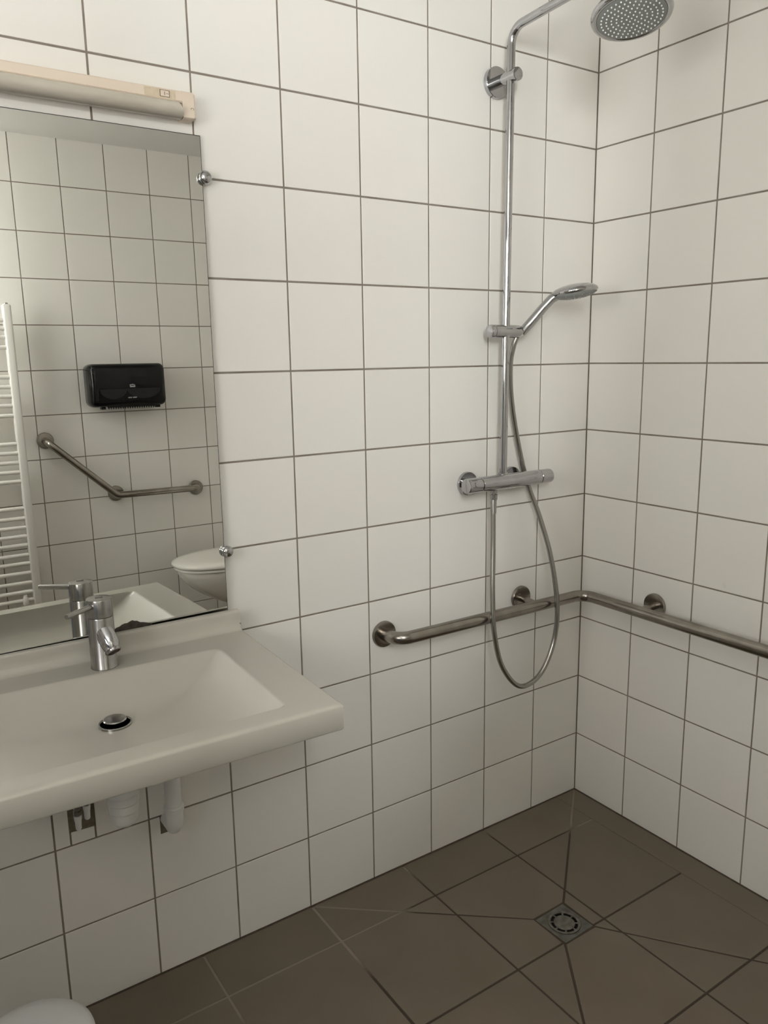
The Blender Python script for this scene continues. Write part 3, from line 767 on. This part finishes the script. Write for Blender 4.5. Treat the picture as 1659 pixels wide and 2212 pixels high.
# angled grab rail
ar = tag(empty('angled_grab_rail', (-.852, YR, .846)), 'angled steel grab rail beside the toilet, seen in the mirror', 'grab rail')
AO = Vector((-.852, YR, .846)); yq = YR + .070
ap = fillet_path([(-1.136, YR + .004, 1.121), (-1.136, yq, 1.114), (-.852, yq, .846), (-.455, yq, .840), (-.448, YR + .004, .836)], .035, 8)
obj('rail_tube', tube(nb(), [Vector(p) - AO for p in ap], .0160, 24), M['steel'], ar, 60)
for p in ((-1.136, YR, 1.121), (-.842, YR, .847), (-.442, YR, .833)):
    b = nb(); lathe(b, Vector(p) - AO, (0, 1, 0), [(.0360, 0), (.0370, .001), (.0370, .007), (.0345, .0100), (.0270, .0112), (.0160, .0116)], 36)
    obj('rosette', b, M['steel'], ar, 40)
obj('rail_stub', tube(nb(), [Vector((-.843, YR, .847)) - AO, Vector((-.851, yq, .846)) - AO], .0100, 18), M['steel'], ar, 60)

# towel radiator
RX = -1.2525; RY = YR + .085
rad = tag(empty('towel_radiator', (RX, YR, .379)), 'white ladder towel radiator on the rear wall, seen in the mirror', 'radiator')
Q = Vector((RX, YR, .379)); RW = .55
for sx in (0, -RW):
    b = nb(); box(b, (sx - .0175, .085 - .020, .0), (sx + .0175, .085 + .020, 1.336), .008, 3)
    post = obj('post', b, M['white_enamel'], rad, 40)
    obj('post_cap', lathe(nb(), (sx, .085, 1.335), (0, 0, 1), [(.0095, 0), (.0095, .005), (.0080, .007), (0, .0072)], 20), M['chrome'], post, 40)
for z in (1.65, 1.613, 1.577, 1.534, 1.409, 1.367, 1.327, 1.287, 1.244, 1.121, 1.081, 1.039, .997, .956, .836, .791, .75, .71, .67, .625, .587, .543, .498, .457, .418):
    b = nb(); tube(b, [(-RW, .090, z - .379), (0, .090, z - .379)], .0092, 14)
    obj('rung', b, M['white_enamel'], rad, 60)
for z in (1.18, .89):
    for x in (-.20, -RW + .12): obj('wall_bracket', lathe(nb(), (x, 0, z - .379), (0, 1, 0), [(.014, .0008), (.014, .006), (.008, .008), (.008, .086)], 18), M['white_enamel'], rad, 40)
b = nb(); lathe(b, (-.052, .100, .020), (0, 0, 1), [(0, 0), (.010, .001), (.012, .006), (.012, .030), (.008, .036), (.008, .045)], 18)
obj('bleed_valve', b, M['white_enamel'], rad, 40)

# toilet
TCY = -1.90
wc = tag(empty('toilet', (0, TCY, 0)), 'white wall-hung toilet with closed lid, seen in the mirror', 'toilet')
def wc_outline(xf, hw_, xb_=0.0, n=18, pw=2.3):
    """D-shaped outline: straight sides from the wall, rounded nose at x = xf."""
    L = min(abs(xf - xb_) * .62, .30); xc = xf + L; out = [(xb_, hw_)]
    for k in range(n + 1):
        a = math.pi / 2 + math.pi * k / n; c_, s_ = math.cos(a), math.sin(a)
        out.append((xc + L * -abs(c_) ** (2 / pw), hw_ * math.copysign(abs(s_) ** (2 / pw), s_)))
    out.append((xb_, -hw_)); return out
def wc_loft(bm, secs):
    rings = [[bm.verts.new((x, y, z)) for x, y in wc_outline(xf, hw_, xb_)] for z, xf, hw_, xb_ in secs]
    for A, B2 in zip(rings, rings[1:]): ring_faces(bm, A, B2)
    bm.faces.new(rings[0][::-1]); bm.faces.new(rings[-1]); return bm
obj('bowl', wc_loft(nb(), [(z_ - .043, x_f + .010 if x_f < -.3 else x_f, h_, b_) for z_, x_f, h_, b_ in [(.300, -.30, .085, 0), (.318, -.385, .108, 0), (.345, -.455, .122, 0), (.375, -.520, .135, 0), (.410, -.575, .147, 0), (.445, -.622, .158, 0), (.480, -.655, .168, 0), (.510, -.675, .175, 0), (.534, -.682, .178, 0), (.540, -.678, .175, 0)]]), M['ceramic'], wc, 50)
obj('seat', wc_loft(nb(), [(z_ - .043, x_f + .010 if x_f < -.3 else x_f, h_, b_) for z_, x_f, h_, b_ in [(.541, -.690, .184, -.22), (.543, -.693, .187, -.22), (.552, -.693, .187, -.22), (.554, -.690, .184, -.22)]]), M['seat'], wc, 50)
obj('lid', wc_loft(nb(), [(z_ - .043, x_f + .010 if x_f < -.3 else x_f, h_, b_) for z_, x_f, h_, b_ in [(.5555, -.694, .187, -.20), (.558, -.700, .192, -.20), (.566, -.703, .194, -.20), (.574, -.698, .190, -.20), (.580, -.680, .178, -.20), (.583, -.640, .150, -.20), (.5845, -.560, .10, -.20)]]), M['seat'], wc, 60)
obj('hinge', tube(nb(), [(-.205, -.09, .517), (-.205, .09, .517)], .011, 16), M['chrome'], wc, 60)

# waste bin at the lower left
wb_ = tag(empty('waste_bin', (-1.726, -.350, 0)), 'white round-lidded waste bin on the floor beneath the washbasin', 'bin')
obj('bin_body', lathe(nb(), (0, 0, 0), (0, 0, 1), [(.088, 0), (.090, .003), (.099, .256), (.097, .258)], 56), M['bin'], wb_, 40)
obj('bin_lid', lathe(nb(), (0, 0, .259), (0, 0, 1), [(.1005, 0), (.1020, .002), (.1020, .012), (.100, .019), (.092, .0250), (.074, .0290), (.045, .0315), (0, .0325)], 56), M['bin'], wb_, 50)
